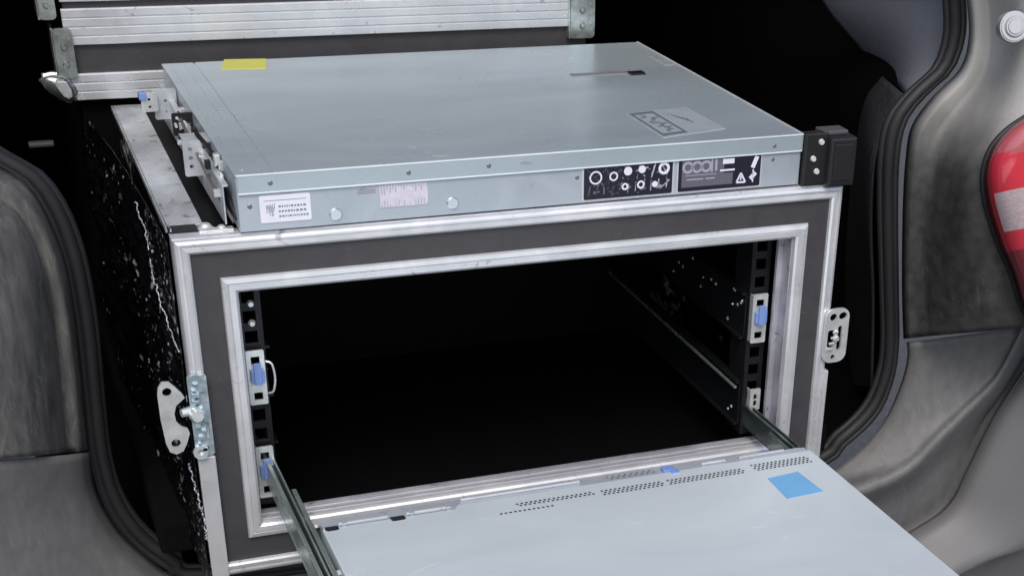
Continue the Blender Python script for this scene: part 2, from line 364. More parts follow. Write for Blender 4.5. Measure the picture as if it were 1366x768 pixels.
# right rear panel above the seam
cv = [C([(1248,-180),(1277,-80),(1289,0),(1292,50),(1280,92),(1243,130),(1216,168),(1208,210),(1204,280),(1203,384),(1205,452)], .124),
      C([(1258,-180),(1287,-80),(1300,0),(1302,58),(1289,102),(1251,142),(1226,178),(1217,220),(1213,284),(1211,384),(1213,451)], .100),
      C([(1268,-180),(1297,-80),(1311,0),(1313,66),(1300,112),(1266,155),(1240,190),(1228,232),(1222,290),(1220,384),(1222,450)], .106),
      C([(1300,-180),(1325,-80),(1338,0),(1340,70),(1330,118),(1302,165),(1278,205),(1264,250),(1256,305),(1252,384),(1254,447)], .070),
      C([(1340,-180),(1368,-80),(1378,0),(1378,70),(1362,120),(1335,165),(1308,205),(1293,250),(1290,305),(1300,384),(1312,442)], .030),
      C([(1420,-180),(1440,-80),(1445,0),(1440,60),(1420,110),(1390,155),(1360,200),(1345,250),(1345,305),(1358,384),(1372,436)], .012),
      C([(1560,-180),(1560,-80),(1560,0),(1560,60),(1560,110),(1560,155),(1560,200),(1560,250),(1560,305),(1560,384),(1560,420)], .02),
      C([(1760,-180),(1760,-80),(1760,0),(1760,60),(1760,110),(1760,155),(1760,200),(1760,250),(1760,305),(1760,384),(1760,420)], .14)]
bm = B(); loft(bm, cv, 70, 6)
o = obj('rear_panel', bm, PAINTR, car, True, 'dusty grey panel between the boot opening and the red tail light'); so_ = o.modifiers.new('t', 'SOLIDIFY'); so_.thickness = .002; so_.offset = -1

# tail light: bulged lens in coloured bands
edge = [(1420,125),(1366,157),(1338,177),(1319,201),(1310,232),(1312,265),(1320,295),(1332,330),(1347,365),(1362,410),(1385,445)]
def lens_y(u): return -.002 - .030 * math.sin(min(1, u) * math.pi / 2)
bm = B(); E_ = catmull([Vector((a, b_, 0)) for a, b_ in edge], 60); rows = []
for p in E_:
    row = []
    for k in range(11):
        u = k / 10; px = p.x + (1540 - p.x) * u ** 1.2; py = p.y + (p.y - 290) * .12 * u
        yb = .018 if k == 0 else lens_y(u * 3)
        row.append((bm.verts.new(Y(px, py - (40 * u * (1540-p.x)/230), yb)), px, py))
    rows.append(row)
def band(py):
    if py < 212: return 1
    if py < 262: return 0
    if py < 313: return 3
    if py < 338: return 0
    return 2
for i in range(len(rows) - 1):
    for k in range(10):
        a, b_ = rows[i], rows[i+1]
        f = bm.faces.new([a[k][0], a[k+1][0], b_[k+1][0], b_[k][0]]); pyc = (a[k][2] + b_[k][2]) / 2
        f.material_index = band(pyc) if not (k == 0 and band(pyc) == 3) else 0
o = obj('tail_light', bm, [LR, LM, LD, LW], car, True, 'red tail light with a clear stripe across it'); so_ = o.modifiers.new('t', 'SOLIDIFY'); so_.thickness = .004; so_.offset = -1
bm = B(); tube(bm, [Y(a + 1, b_, .012) for a, b_ in edge], .0025, 8, 60)
obj('lens_gasket', bm, RUB, o, True)
# rubber buffer at the top of the right panel
bm = B(); c = Y(1352, 36, .035)
d = (CAM_LOC - c).normalized(); d = Vector((-.35, -1, .25)).normalized()
cyl(bm, c - d * .012, d, .0125, .016, 28); cyl(bm, c + d * .003, d, .0095, .004, 28, .007)
bmesh.ops.bevel(bm, geom=[e for e in bm.edges if e.calc_face_angle(0) > 1], offset=.0012, segments=2, affect='EDGES')
obj('buffer', bm, mat('buffer_grey', (.40, .41, .43), .4, .3), car)

# trim inside the opening, right: glossy pillar cover and felt side trim
bm = B()
loft(bm, [C([(1050,-180),(1082,-40),(1105,10),(1138,50),(1164,80),(1182,104)], .335), C([(1075,-180),(1110,-40),(1130,10),(1158,50),(1176,80),(1188,106)], .30),
          C([(1150,-180),(1180,-40),(1195,10),(1205,55),(1206,88),(1200,116)], .23), C([(1200,-180),(1240,-40),(1256,10),(1255,55),(1242,92),(1212,130)], .170),
          C([(1218,-180),(1262,-40),(1272,10),(1268,55),(1254,96),(1222,130)], .150)], 30, 7)
o = obj('pillar_trim', bm, TRIM, car, True); so_ = o.modifiers.new('t', 'SOLIDIFY'); so_.thickness = .002
bm = B()
loft(bm, [C([(1172,92),(1148,125),(1133,190),(1122,290),(1118,400),(1118,520)], .40), C([(1180,104),(1160,140),(1150,205),(1144,300),(1142,400),(1140,520)], .26),
          C([(1196,118),(1184,150),(1164,195),(1158,240),(1156,300),(1160,400),(1158,520)], .19), C([(1214,132),(1197,160),(1176,188),(1166,218),(1163,300),(1166,400),(1164,520)], .165)], 50, 6)
o = obj('side_trim', bm, FELT, car, True); so_ = o.modifiers.new('t', 'SOLIDIFY'); so_.thickness = .002
bm = B(); tube(bm, C([(1215,133),(1197,161),(1176,188),(1166,218),(1162,300),(1165,400),(1163,520)], .158), .0017, 8, 60)
obj('trim_lip', bm, RUBG, car, True)
# small pale clip on the left lining
bm = B(); c = Y(55, 192, .30)
box(bm, -.010, .010, -.004, .004, -.002, .002, .0015, M=Matrix.Translation(c))
obj('clip', bm, mat('clip_grey', (.04, .04, .04), .5), car)

# ============================================================ RACK CASE
W, H, D = .53, .2707, .376
W1, AX, AT, AB, W2 = .0109, .0294, .0298, .0300, .0117
case = thing('rack_case', (W/2, D/2, 0), 'aluminium-edged flight case in the boot with an empty black rack bay', 'flight case', )
PROF_O = [(0, .016), (0, .0005), (.0009, -.0022), (.003, -.0032), (.0046, -.0030), (.0050, -.0022), (.0056, -.0030), (.0086, -.0034), (.0102, -.0024), (.0109, -.0004), (.0109, .004)]
bm = B(); ring(bm, 0, W, 0, H, PROF_O)
obj('outer_edging', bm, ALU, case)
PROF_I = [(0, .004), (0, -.0006), (.0008, -.0026), (.0040, -.0034), (.0046, -.0024), (.0052, -.0034), (.0092, -.0032), (.0110, -.0018), (.0117, .0006), (.0117, .0165)]
bm = B(); ring(bm, AX, W-AX, AB, H-AT, PROF_I)
obj('inner_edging', bm, ALU, case)
bm = B()
x0, x1, z0, z1 = AX+W2, W-AX-W2, AB+W2, H-AT-W2
ring(bm, .006, W-.006, .006, H-.006, [(0, .006), (0, .0002), (AX+W2-.0075, .0002), (AX+W2-.0075, .006)])
obj('front_panel', bm, LAM, case)
# body: five walls
bm = B()
box(bm, .0012, .0095, .004, D, .0012, H-.0012, .0005, 1)
box(bm, W-.0095, W-.0012, .004, D, .0012, H-.0012, .0005, 1)
box(bm, .0095, W-.0095, .004, D, .0012, .0105)
box(bm, .0095, W-.0095, .004, D, H-.0105, H-.0015)
box(bm, .0095, W-.0095, D-.009, D-.001, .0105, H-.0105)
# liner between the opening and the outer wall
box(bm, .0095, x0-.0002, .0224, .040, .0105, H-.0105); box(bm, x1+.0002, W-.0095, .0224, .040, .0105, H-.0105)
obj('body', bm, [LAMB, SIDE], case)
# aluminium edging along the top left, top right, bottom edges
bm = B()
box(bm, 0, .0255, .030, D, H-.0012, H+.0006, .0004); box(bm, -.0006, .0012, .030, D, H-.0040, H+.0006, .0003)
obj('top_edging', bm, ALU_TOP, case)
bm = B()
box(bm, W-.024, W, .030, D, H-.0012, H+.0006, .0004); box(bm, W-.0012, W+.0006, .030, D, H-.0040, H+.0006, .0003)
obj('top_edging', bm, ALU_TOP, case)
bm = B(); box(bm, .0255, W-.024, .0005, .0075, H-.0012, H+.0008, .0004); box(bm, -.0004, .0255, .0005, .012, H-.0012, H+.0008, .0004)
box(bm, W-.024, W, .0005, .03, H-.0012, H+.0008, .0004)
obj('top_edging', bm, ALU, case)
# corner piece: dark gap cover with shiny torn bits
bm = B(); box(bm, .0005, .020, .0125, .0295, H-.001, H+.0012, .0006)
obj('corner_cap', bm, DARKM, case)
bm = B()
cyl(bm, (.026, .022, H), (0, 0, 1), .006, .003, 20, .003); cyl(bm, (.036, .014, H), (0, 0, 1), .006, .0035, 18, .002); box(bm, .020, .044, .009, .016, H, H+.0022, .0008)
obj('corner_bracket', bm, ZINC, case)
# sill inside the opening and the right cheek
bm = B()
box(bm, x0, x1, .0167, .0215, z0-.004, z0, .0006)
for yy in (.005, .0125): box(bm, x0, x1, yy, yy+.0022, z0-.001, z0+.0006, .0004)
obj('sill', bm, ALU_IN, case)
bm = B(); box(bm, x1-.0012, x1-.0002, .001, .026, z0+.0015, z1-.0005, .0003); box(bm, x1-.006, x1-.0012, .014, .018, z0+.0015, z1-.0005, .0003)
obj('cheek', bm, ALU_IN, case)
# rack rails with square holes
def rack_rail(xa, xb, y, lab):
    bm = B(); holes = []
    z = z0 + .010; k = 0
    while z < z1 - .012:
        u = (xa + xb) / 2; holes.append(rect(u-.0047, u+.0047, z, z+.0095)); z += .0159
    plate_with_holes(bm, rect(xa, xb, z0+.001, z1-.0005), holes, .002, lambda u, v, d: (u, y + d, v))
    box(bm, xa if xa > .2 else xa, xa + .0015, y+.002, y+.03, z0+.001, z1-.0005)
    o = obj('rack_rail', bm, DARKM, case, label=lab)
    return o
rack_rail(x0+.0005, x0+.0185, .026, 'black rack rail with square holes at the left of the opening')
rack_rail(x1-.0235, x1-.0060, .026, 'black rack rail with square holes at the right of the opening')
# dome screws in the holes
for (px, py) in ((336, 431), (334, 405)):
    p = Y(px, py, .024); bm = B(); cyl(bm, p, (0, -1, 0), .003, .002, 14, .0018)
    obj('rack_screw', bm, ZINC, case)
# butterfly latch halves on both sides
def latch(side):
    """side -1: left of the case; +1: right"""
    bm = B(); xe = 0 if side < 0 else W
    plate = lambda u, v, d: (xe + side * u, -.006 + d, v)
    if side < 0:
        # wing plate standing out to the left
        out = [(.0228,.1655),(.0200,.1695),(.0150,.1690),(.0115,.1650),(.0070,.1590),(.0055,.1555),(.0085,.1530),(.0122,.1500),(.0140,.1440),(.0135,.1380),(.0105,.1335),(.0060,.1310),(.0050,.1270),(.0080,.1190),(.0110,.1135),(.0160,.1115),(.0205,.1140),(.0225,.1210),(.0240,.1400),(.0240,.1600)]
        plate_with_holes(bm, out, [circ(.0172, .1615, .0034), circ(.0155, .1205, .0034)], .0022, plate)
        cyl(bm, (.0015, -.0075, .1420), (0, -1, .1), .0060, .005, 20, .0042)
        cyl(bm, (-.0015, -.004, .1440), (-1, -.3, 0), .0036, .008, 16, .0030)
        plate_with_holes(bm, circ(.001, .1115, .0055, 16), [circ(.001, .1115, .0024, 12)], .002, lambda u, v, d: (u, -.0085+d, v))
        o = obj('butterfly_latch', bm, ZINC, case)
        bm = B()
        plate_with_holes(bm, rrect(-.0025, .0112, .108, .172, .0018), [circ(.0025, .165, .0018), circ(.0075, .158, .0014), circ(.006, .114, .0016), rect(.0015, .004, .148, .155), rect(.007, .0095, .122, .134)], .002, lambda u, v, d: (u, -.0062 + d, v))
        rr_ = random.Random(12)
        for k in range(12):
            u_ = rr_.uniform(-.001, .006); v_ = .112 + k*.0048; box(bm, u_, u_+rr_.uniform(.002, .005), -.0085, -.006, v_, v_+rr_.uniform(.0015, .004), .0005)
        obj('latch_plate', bm, mat('zinc_blue', (.50, .61, .66), .28, .7, var=.4, vscale=140, bump=.4, bscale=220), o)
    else:
        bm2 = B()
        plate_with_holes(bm, rrect(-.0065, .0165, .116, .165, .008), [circ(.0010, .1575, .0034), circ(.0102, .1580, .0040, 14, .0034), rrect(-.003, .0035, .130, .146, .002), rrect(.0065, .0105, .127, .149, .0018), circ(.004, .121, .0022)], .0022, plate)
        for k in range(4): box(bm, W-.003+k*.0015, W+.002+k*.0015, -.0075, -.0058, .128+k*.005, .1302+k*.005, .0004)
        cyl(bm, (W+.005, -.006, .1385), (0, -1, 0), .0030, .003, 16, .002)
        o = obj('butterfly_latch', bm, ZINC, case)
        bm2.free()
    return o
latch(-1); latch(1)
# protruding edging below the latches (the wider lower lengths)
bm = B(); box(bm, -.0015, .0113, -.0048, -.0028, .001, .1055, .0008); obj('edging_strip', bm, ALU, case)
bm = B(); box(bm, W-.0010, W+.0022, -.0046, .012, .001, .108, .0008); obj('edging_strip', bm, ALU, case)

# ============================================================ CRUMPLED BLACK FILM beside the case
from mathutils import noise
bm = B(); NU, NV = 150, 130; G = []
for i in range(NU):
    row = []
    for j in range(NV):
        u, v = i/(NU-1), j/(NV-1); y = .012 + .40*u; z = -.02 + v*(.285 - .008*u)
        q_ = Vector((y*24, z*24, 1.3)); 
        d_ = noise.noise(q_)*.5 + abs(noise.noise(q_*2.3))*.6 + abs(noise.noise(q_*5.1 + Vector((3, 1, 2))))*.38 + abs(noise.noise(q_*9.7))*.2
        taper = min(1, u*5) * min(1, (1-v)*7 + .12)
        x = -.0022 - taper*(.002 + .011*abs(d_))*(1 - .45*max(0, 1-v*2.2)) - .020*u*u
        row.append(bm.verts.new((x, y, z)))
    G.append(row)
for i in range(NU-1):
    for j in range(NV-1): bm.faces.new([G[i][j], G[i+1][j], G[i+1][j+1], G[i][j+1]])
FILM = mat('black_film', (.003, .003, .004), .22, 0, spec=.5, rvar=.1, rscale=60)
def paint_glints(m, layers):
    # small round glints painted into the colour: voronoi cells, only some of them filled
    t = m.node_tree; N = t.nodes; L = t.links; b = N['Principled BSDF']; tc = N.new('ShaderNodeTexCoord'); last = None
    for sc, rad, keep, stretch in layers:
        mp = N.new('ShaderNodeMapping'); mp.inputs['Scale'].default_value = stretch; L.new(tc.outputs['Object'], mp.inputs[0])
        v = N.new('ShaderNodeTexVoronoi'); v.inputs['Scale'].default_value = sc; L.new(mp.outputs[0], v.inputs['Vector'])
        lt = N.new('ShaderNodeMapRange'); lt.inputs[1].default_value = rad; lt.inputs[2].default_value = rad*.55; L.new(v.outputs['Distance'], lt.inputs[0])
        sp = N.new('ShaderNodeSeparateColor'); L.new(v.outputs['Color'], sp.inputs[0])
        n2 = N.new('ShaderNodeTexNoise'); n2.inputs['Scale'].default_value = 16; L.new(tc.outputs['Object'], n2.inputs['Vector'])
        ad = N.new('ShaderNodeMath'); ad.operation = 'ADD'; L.new(sp.outputs[0], ad.inputs[0]); L.new(n2.outputs[0], ad.inputs[1])
        sy = N.new('ShaderNodeSeparateXYZ'); L.new(tc.outputs['Object'], sy.inputs[0])      # painted glints gather towards the front edge
        fy = N.new('ShaderNodeMapRange'); fy.inputs[1].default_value = 0; fy.inputs[2].default_value = .30; fy.inputs[3].default_value = .14; fy.inputs[4].default_value = -.12; L.new(sy.outputs[1], fy.inputs[0])
        a2 = N.new('ShaderNodeMath'); a2.operation = 'ADD'; L.new(ad.outputs[0], a2.inputs[0]); L.new(fy.outputs[0], a2.inputs[1])
        gt = N.new('ShaderNodeMath'); gt.operation = 'GREATER_THAN'; gt.inputs[1].default_value = keep + .5; L.new(a2.outputs[0], gt.inputs[0])
        br = N.new('ShaderNodeMath'); br.operation = 'MULTIPLY'; L.new(gt.outputs[0], br.inputs[0]); L.new(sp.outputs[1], br.inputs[1])
        mu = N.new('ShaderNodeMath'); mu.operation = 'MULTIPLY'; L.new(lt.outputs[0], mu.inputs[0]); L.new(br.outputs[0], mu.inputs[1])
        if last is None: last = mu.outputs[0]
        else:
            mm = N.new('ShaderNodeMath'); mm.operation = 'MAXIMUM'; L.new(last, mm.inputs[0]); L.new(mu.outputs[0], mm.inputs[1]); last = mm.outputs[0]
    mx = N.new('ShaderNodeMix'); mx.data_type = 'RGBA'; L.new(last, mx.inputs[0]); mx.inputs[6].default_value = (.003, .003, .004, 1); mx.inputs[7].default_value = (.42, .44, .45, 1)
    L.new(mx.outputs[2], b.inputs['Base Color'])
paint_glints(FILM, [(150, .40, .86, (1, .5, .7)), (300, .36, .80, (1, .6, .8))])
o = obj('plastic_film', bm, FILM, None, True)
tag(o, 'crumpled black film with small white glints, between the case and the car', 'plastic film')
so_ = o.modifiers.new('t', 'SOLIDIFY'); so_.thickness = .0004; so_.offset = 1
rr = random.Random(8)
def glint_line(pts, y, r, amp):  # jagged streaks of glinting light, put in as thin pale tubes
    bm = B(); P = catmull([Vector((a, b_, 0)) for a, b_ in pts], 70); Q = []
    for k, p in enumerate(P): Q.append(at(p.x + rr.uniform(-1, 1)*amp, p.y + rr.uniform(-1, 1)*amp, 1, y(k/69)) + Vector((0, rr.uniform(-1, 1)*.002, 0)))
    tube(bm, Q, r, 6, 140); obj('torn_edge', bm, ALU_IN, o, True)
glint_line([(180,268),(196,318),(205,370),(220,420),(238,468)], lambda t_: .13-.12*t_, .0005, 1.6)
glint_line([(252,618),(262,655),(272,690),(277,720)], lambda t_: .012, .0006, 1.8)
glint_line([(152,152),(178,205),(205,262),(228,308)], lambda t_: .375-.36*t_, .0006, 1.2)

# ============================================================ SLIDE RAILS in the case
def bracket_parts(root, xa, xb, za, zb, y=.0235, blue=True):
    bm = B(); h = zb - za
    hs = [rect(xa+.0035, xb-.0035, za+.004, za+.010), rect(xa+.0035, xb-.0035, zb-.011, zb-.005)]
    plate_with_holes(bm, rrect(xa, xb, za, zb, .0012), hs, .0015, lambda u, v, d: (u, y - .003 + d, v))
    box(bm, xa, xa+.0012, y-.0015, y+.03, za+.001, zb-.001)
    o = obj('mounting_bracket', bm, ZINC, root)
    if not blue: return o
    bm = B(); box(bm, xa+.002, xb-.001, y-.0062, y-.0032, za+h*.42, za+h*.66, .0008); box(bm, xa+.0045, xb-.0035, y-.0078, y-.006, za+h*.40, za+h*.80, .0006)
    obj('release_latch', bm, BLUE, o)
    return o
grp = 'slide rails in the rack case'
def rail(label, side, zc, ext):
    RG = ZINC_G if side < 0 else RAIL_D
    x = x0 + .010 if side < 0 else x1 - .010
    r = thing('slide_rail', (x, .03, zc-.01), label, 'slide rail', grp)
    if side < 0: xa, xb = x0+.003, x0+.0165
    else: xa, xb = x1-.0225, x1-.0085
    low_right = side > 0 and ext
    bracket_parts(r, xa+(.004 if low_right else 0), xb, zc-(.004 if low_right else .022), zc+(.016 if low_right else .022), blue=not low_right)
    # outer member: C channel running back
    xs = (xb if side < 0 else xa-.004)
    bm = B()
    box(bm, xs+.0015, xs+.0028, .03, D-.03, zc-.021, zc+.021); box(bm, xs-.002, xs+.006, .03, D-.03, zc+.019, zc+.0206); box(bm, xs-.002, xs+.006, .03, D-.03, zc-.0206, zc-.019)
    obj('outer_member', bm, mat('rail_steel', (.010, .011, .013), .35, .3) if not bpy.data.materials.get('rail_steel') else bpy.data.materials['rail_steel'], r)
    if side > 0 and ext:   # highlight along the channel's lip, put in as a paler strip
        bm = B(); box(bm, xs-.0035, xs-.0010, .03, D-.04, zc+.0145, zc+.0165, .0004); obj('ball_track', bm, ZINC_G, r)
        for k in range(2):
            bm = B(); cyl(bm, (xs-.003, .034+k*.006, zc-.004-k*.005), (-1, 0, 0), .0016, .001, 12, .001); obj('rivet', bm, ZINC_G, r)
    if not ext:   # rivets and ball cage glinting in the empty channel
        rr = random.Random(3 if side > 0 else 5)
        for k in range(15 if side > 0 else 5):
            bm = B()
            y = .035 + rr.random()**1.6 * .18; z = zc + rr.uniform(-.015, .017)
            cyl(bm, (xs+(.0012 if side > 0 else .003), y, z), (-side, 0, 0), rr.uniform(.0009, .0021), .0012, 10, .0005)
            obj('rivet', bm, ZINC_G if k % 3 else SCREW, r)
    if side < 0 and not ext:
        bm = B(); tube(bm, [(xb+.001, .022, zc+.012), (xb+.005, .020, zc+.010), (xb+.0065, .020, zc-.002), (xb+.0045, .020, zc-.012), (xb+.001, .022, zc-.014)], .0009, 8, 20)
        obj('spring_loop', bm, ZINC, r)
    if ext:       # middle member sliding out with the server
        def droop(bm): bmesh.ops.rotate(bm, verts=bm.verts[:], cent=(0, -.1054, .0887), matrix=Matrix.Rotation(R(-1.78), 3, 'X'))
        bm = B()
        xo = .0505 if side < 0 else x1-.0215
        zt = zc + (.0145 if side < 0 else .0030)
        box(bm, xo, xo+.0012, -.62, .07, zc-(.004 if side < 0 else .017), zt, .0003)
        box(bm, xo, xo+.0030, -.62, .07, zt-.0012, zt+.0002, .0003); box(bm, xo, xo+.007, -.62, .07, zc-(.0055 if side < 0 else .017), zc-(.004 if side < 0 else .0154), .0003)
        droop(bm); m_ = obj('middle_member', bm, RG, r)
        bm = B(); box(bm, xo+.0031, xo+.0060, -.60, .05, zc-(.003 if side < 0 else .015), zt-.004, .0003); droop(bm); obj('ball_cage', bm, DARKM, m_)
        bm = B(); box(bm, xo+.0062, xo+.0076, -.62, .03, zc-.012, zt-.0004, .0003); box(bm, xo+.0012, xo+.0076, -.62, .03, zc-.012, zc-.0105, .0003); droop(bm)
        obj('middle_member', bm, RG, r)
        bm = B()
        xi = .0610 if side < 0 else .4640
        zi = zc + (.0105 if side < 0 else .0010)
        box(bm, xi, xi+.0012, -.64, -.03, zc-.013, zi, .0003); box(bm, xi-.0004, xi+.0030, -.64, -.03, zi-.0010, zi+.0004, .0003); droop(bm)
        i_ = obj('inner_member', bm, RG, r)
        if side < 0:
            for k in range(5):
                bm = B(); cyl(bm, (xi+.0052, -.09-k*.075, zi-.003), (0, 0, 1), .0026, .002, 12, .0018); droop(bm); obj('stud', bm, ZINC, i_)
    return r
rail('empty rail bracket with blue latch halfway up the left of the opening', -1, .153, False)
rail('empty rail with blue latch halfway up the right of the opening', 1, .153, False)
rail('extended zinc slide rail along the left edge of the pulled-out server', -1, .0735, True)
rail('extended zinc slide rail at the rear right corner of the pulled-out server', 1, .0715, True)

# ============================================================ SERVER ON TOP OF THE CASE
S1X, S1Y, TH, SL_, SD_, ST = .0465, -.0021, .0111, .4434, .340, .0408
zb = H + .0022; zt = zb + ST
srv = thing('server', (0, 0, 0), 'flat grey server on top of the case with black labels along its side', 'server')
RT = Matrix.Translation((S1X, S1Y, 0)) @ Matrix.Rotation(TH, 4, 'Z')
def L1(o): o.matrix_parent_inverse = Matrix.Identity(4); return o     # server parts are modelled in the server's own frame
srv.matrix_world = RT; srv.location = (S1X, S1Y, 0); srv.rotation_euler = (0, 0, TH)
def P1(name, bm, m, parent=None, **k):
    o = obj(name, bm, m, None, **k); o.parent = parent or srv; o.matrix_parent_inverse = Matrix.Identity(4); return o
bm = B(); box(bm, 0, SL_, 0, SD_, zb, zt-.0012, .0006)
P1('chassis', bm, STEEL_S)
bm = B()
# lid: top sheet with a skirt over the side, with a fold line and a shallow groove near the rear
box(bm, .0275, SL_+.0004, -.0008, SD_, zt-.0012, zt, .0005)
box(bm, -.0004, .0260, -.0008, SD_, zt-.0012, zt-.0001, .0004)
box(bm, .0008, SL_+.0004, -.0012, -.0001, zt-.0135, zt-.0008, .0003)
box(bm, SL_-.0003, SL_+.0009, -.0008, SD_, zt-.0135, zt-.0008, .0003)
box(bm, .0260, .0275, .001, SD_-.001, zt-.0013, zt-.0008)
lid = P1('lid', bm, STEEL)
bm = B(); box(bm, .006, .0075, .01, SD_-.01, zt-.0002, zt+.0004, .0002); box(bm, .0175, .0182, .01, SD_-.01, zt-.0002, zt+.0003, .0001)
P1('lid_rib', bm, STEEL, lid)
bm = B(); tube(bm, [(SL_+.0002, -.0004, zt-.0004), (SL_+.0002, SD_, zt-.0004)], .0011, 8, 0); P1('lid_edge', bm, ALU, lid)  # bevel highlights along the lid edges, put in as brighter strips
bm = B(); tube(bm, [(.0003, -.0007, zt-.0007), (SL_, -.0007, zt-.0007)], .0009, 8, 0); P1('lid_edge', bm, STEEL_B, lid)
bm = B(); tube(bm, [(.0008, -.0012, zt-.0135), (SL_, -.0012, zt-.0135)], .0007, 8, 0); P1('lid_edge', bm, STEEL_B, lid)
# lid latch slot
def loc(p): return RT.inverted() @ p
a = loc(at(762, 101, 2, zt)); b2 = loc(at(858, 98, 2, zt))
bm = B(); box(bm, a.x, b2.x-.012, a.y-.004, a.y+.004, zt-.0004, zt+.0007, .0005)
P1('latch_recess', bm, mat('latch_grey', (.20, .19, .20), .5, .3), lid)
bm = B(); box(bm, b2.x-.014, b2.x, b2.y-.006, b2.y+.004, zt-.0004, zt+.0018, .0006)
P1('lid_screw', bm, DARKM, lid)
# pale service label with a dark printed drawing on the lid
q = [loc(at(*p, 2, zt)) for p in ((835, 152), (915, 143), (968, 172), (885, 184))]
bm = B(); prism(bm, [Vector((v.x, v.y, zt+.0003)) for v in q], (0, 0, 1), .0003)
lb = P1('service_label', bm, mat('service_label_paper', (.44, .50, .54), .36, .4, var=.06, vscale=60), lid)
bm = B(); rr = random.Random(4)
def quadp(u, v):
    return q[0].lerp(q[1], u).lerp(q[3].lerp(q[2], u), v)
def mark(bm, u0, u1, v0, v1, z):
    prism(bm, [Vector((p.x, p.y, z)) for p in (quadp(u0, v0), quadp(u1, v0), quadp(u1, v1), quadp(u0, v1))], (0, 0, 1), .0001)
mark(bm, .03, .07, .03, .97, zt+.0005); mark(bm, .07, .42, .03, .10, zt+.0005); mark(bm, .38, .42, .10, .95, zt+.0005); mark(bm, .07, .38, .88, .95, zt+.0005)
for k in range(15):
    v = .12 + k*.048; u = .10 + .16*rr.random(); mark(bm, u, u+.04+.10*rr.random(), v, v+.03, zt+.0005)
for k in range(6): mark(bm, .55+.03*k, .57+.03*k, .2+.05*k, .23+.08*k, zt+.0005)
P1('printed_marks', bm, mat('label_print_soft', (.10, .12, .14), .5), lb)
# white strip at the far right edge and yellow sticker at the back
bm = B(); c0 = [loc(at(*p, 2, zt)) for p in ((866, 75), (878, 74), (900, 86), (890, 88))]
prism(bm, [Vector((v.x, v.y, zt+.0004)) for v in c0], (0, 0, 1), .0004)
P1('edge_tape', bm, STEEL_S, lid)
bm = B(); c0 = [loc(at(*p, 2, zt)) for p in ((299, 80), (355, 79), (355, 92), (295, 93))]
prism(bm, [Vector((v.x, v.y, zt+.0004)) for v in c0], (0, 0, 1), .0004)
P1('sticker', bm, YEL, lid, label='yellow sticker on the server lid')
# faint scuffs and dimples
for (px, py) in ((552, 196), (348, 172), (702, 218)):
    p = loc(at(px, py, 2, zt)); bm = B(); cyl(bm, (p.x, p.y, zt-.0001), (0, 0, 1), .0045, .0006, 18, .0025); P1('dimple', bm, STEEL, lid)
# side: labels, screws
ys = -.0002
def side_pt(px, py): p = loc(at(px, py, 1, 0.0)); return p.x, p.z
def side_label(px0, pz0, px1, pz1, m, name, lab=None):
    xa, _ = side_pt(px0, pz0); xb, _ = side_pt(px1, pz1)
    za = side_pt(px0, pz1 + (px0-px1) * -.075)[1]; zc_ = side_pt(px0, pz0)[1]
    return xa, xb, za, zc_
def lab_box(x0_, x1_, z0_, z1_, m, name, parent=srv, y=-.0003, **k):
    bm = B(); plate_with_holes(bm, rrect(x0_, x1_, z0_, z1_, .0012), [], .0004, lambda u, v, d: (u, y - .0003 + d, v))
    return P1(name, bm, m, parent, **k)
def ink(bm, x0_, x1_, z0_, z1_, y): box(bm, x0_, x1_, y-.00012, y, z0_, z1_)
zA, zB = zb+.0035, zt-.0150
X = lambda px: loc(at(px, 250, 1, 0)).x
# white service tag
xa, xb = X(343), X(412); t1 = lab_box(xa, xb, zb+.0055, zb+.0250, WHITE, 'asset_label', label='white label with small dark print')
bm = B(); yk = -.0006; rr = random.Random(11)
zz0 = zb+.0055
for k in range(9): ink(bm, xa+.0045+k*.0007, xa+.0045+k*.0007+.0004, zz0+.004+rr.random()*.006, zz0+.011+rr.random()*.003, yk)
for k in range(3):
    x = xa+.013
    while x < xb-.003:
        wd = rr.uniform(.0006, .002); ink(bm, x, min(x+wd, xb-.002), zz0+.0035+k*.0035, zz0+.0035+k*.0035+.0014, yk); x += wd+.0007
ink(bm, xa+.003, xb-.003, zz0+.0155, zz0+.0159, yk)
P1('printed_marks', bm, mat('print_blue_grey', (.16, .18, .26), .5), t1)
# faded torn label
xa, xb = X(505), X(570); t2 = lab_box(xa, xb, zb+.0095, zb+.0270, FADED, 'faded_label', label='faded whitish label')
bm = B()
x = xa+.001
while x < xb-.001:
    h1 = rr.uniform(.002, .008); ink(bm, x, x+.0011, zb+.0265-h1, zb+.0265, yk)
    if rr.random() < .5: ink(bm, x, x+.0008, zb+.010, zb+.010+rr.uniform(.001, .005), yk)
    x += .0021
P1('printed_marks', bm, mat('print_faded', (.36, .36, .42), .5), t2)
bm = B(); ink(bm, X(478), X(500), zb+.021, zb+.0235, -.0003)
P1('smudge', bm, mat('smudge_brown', (.28, .26, .29), .5), srv)
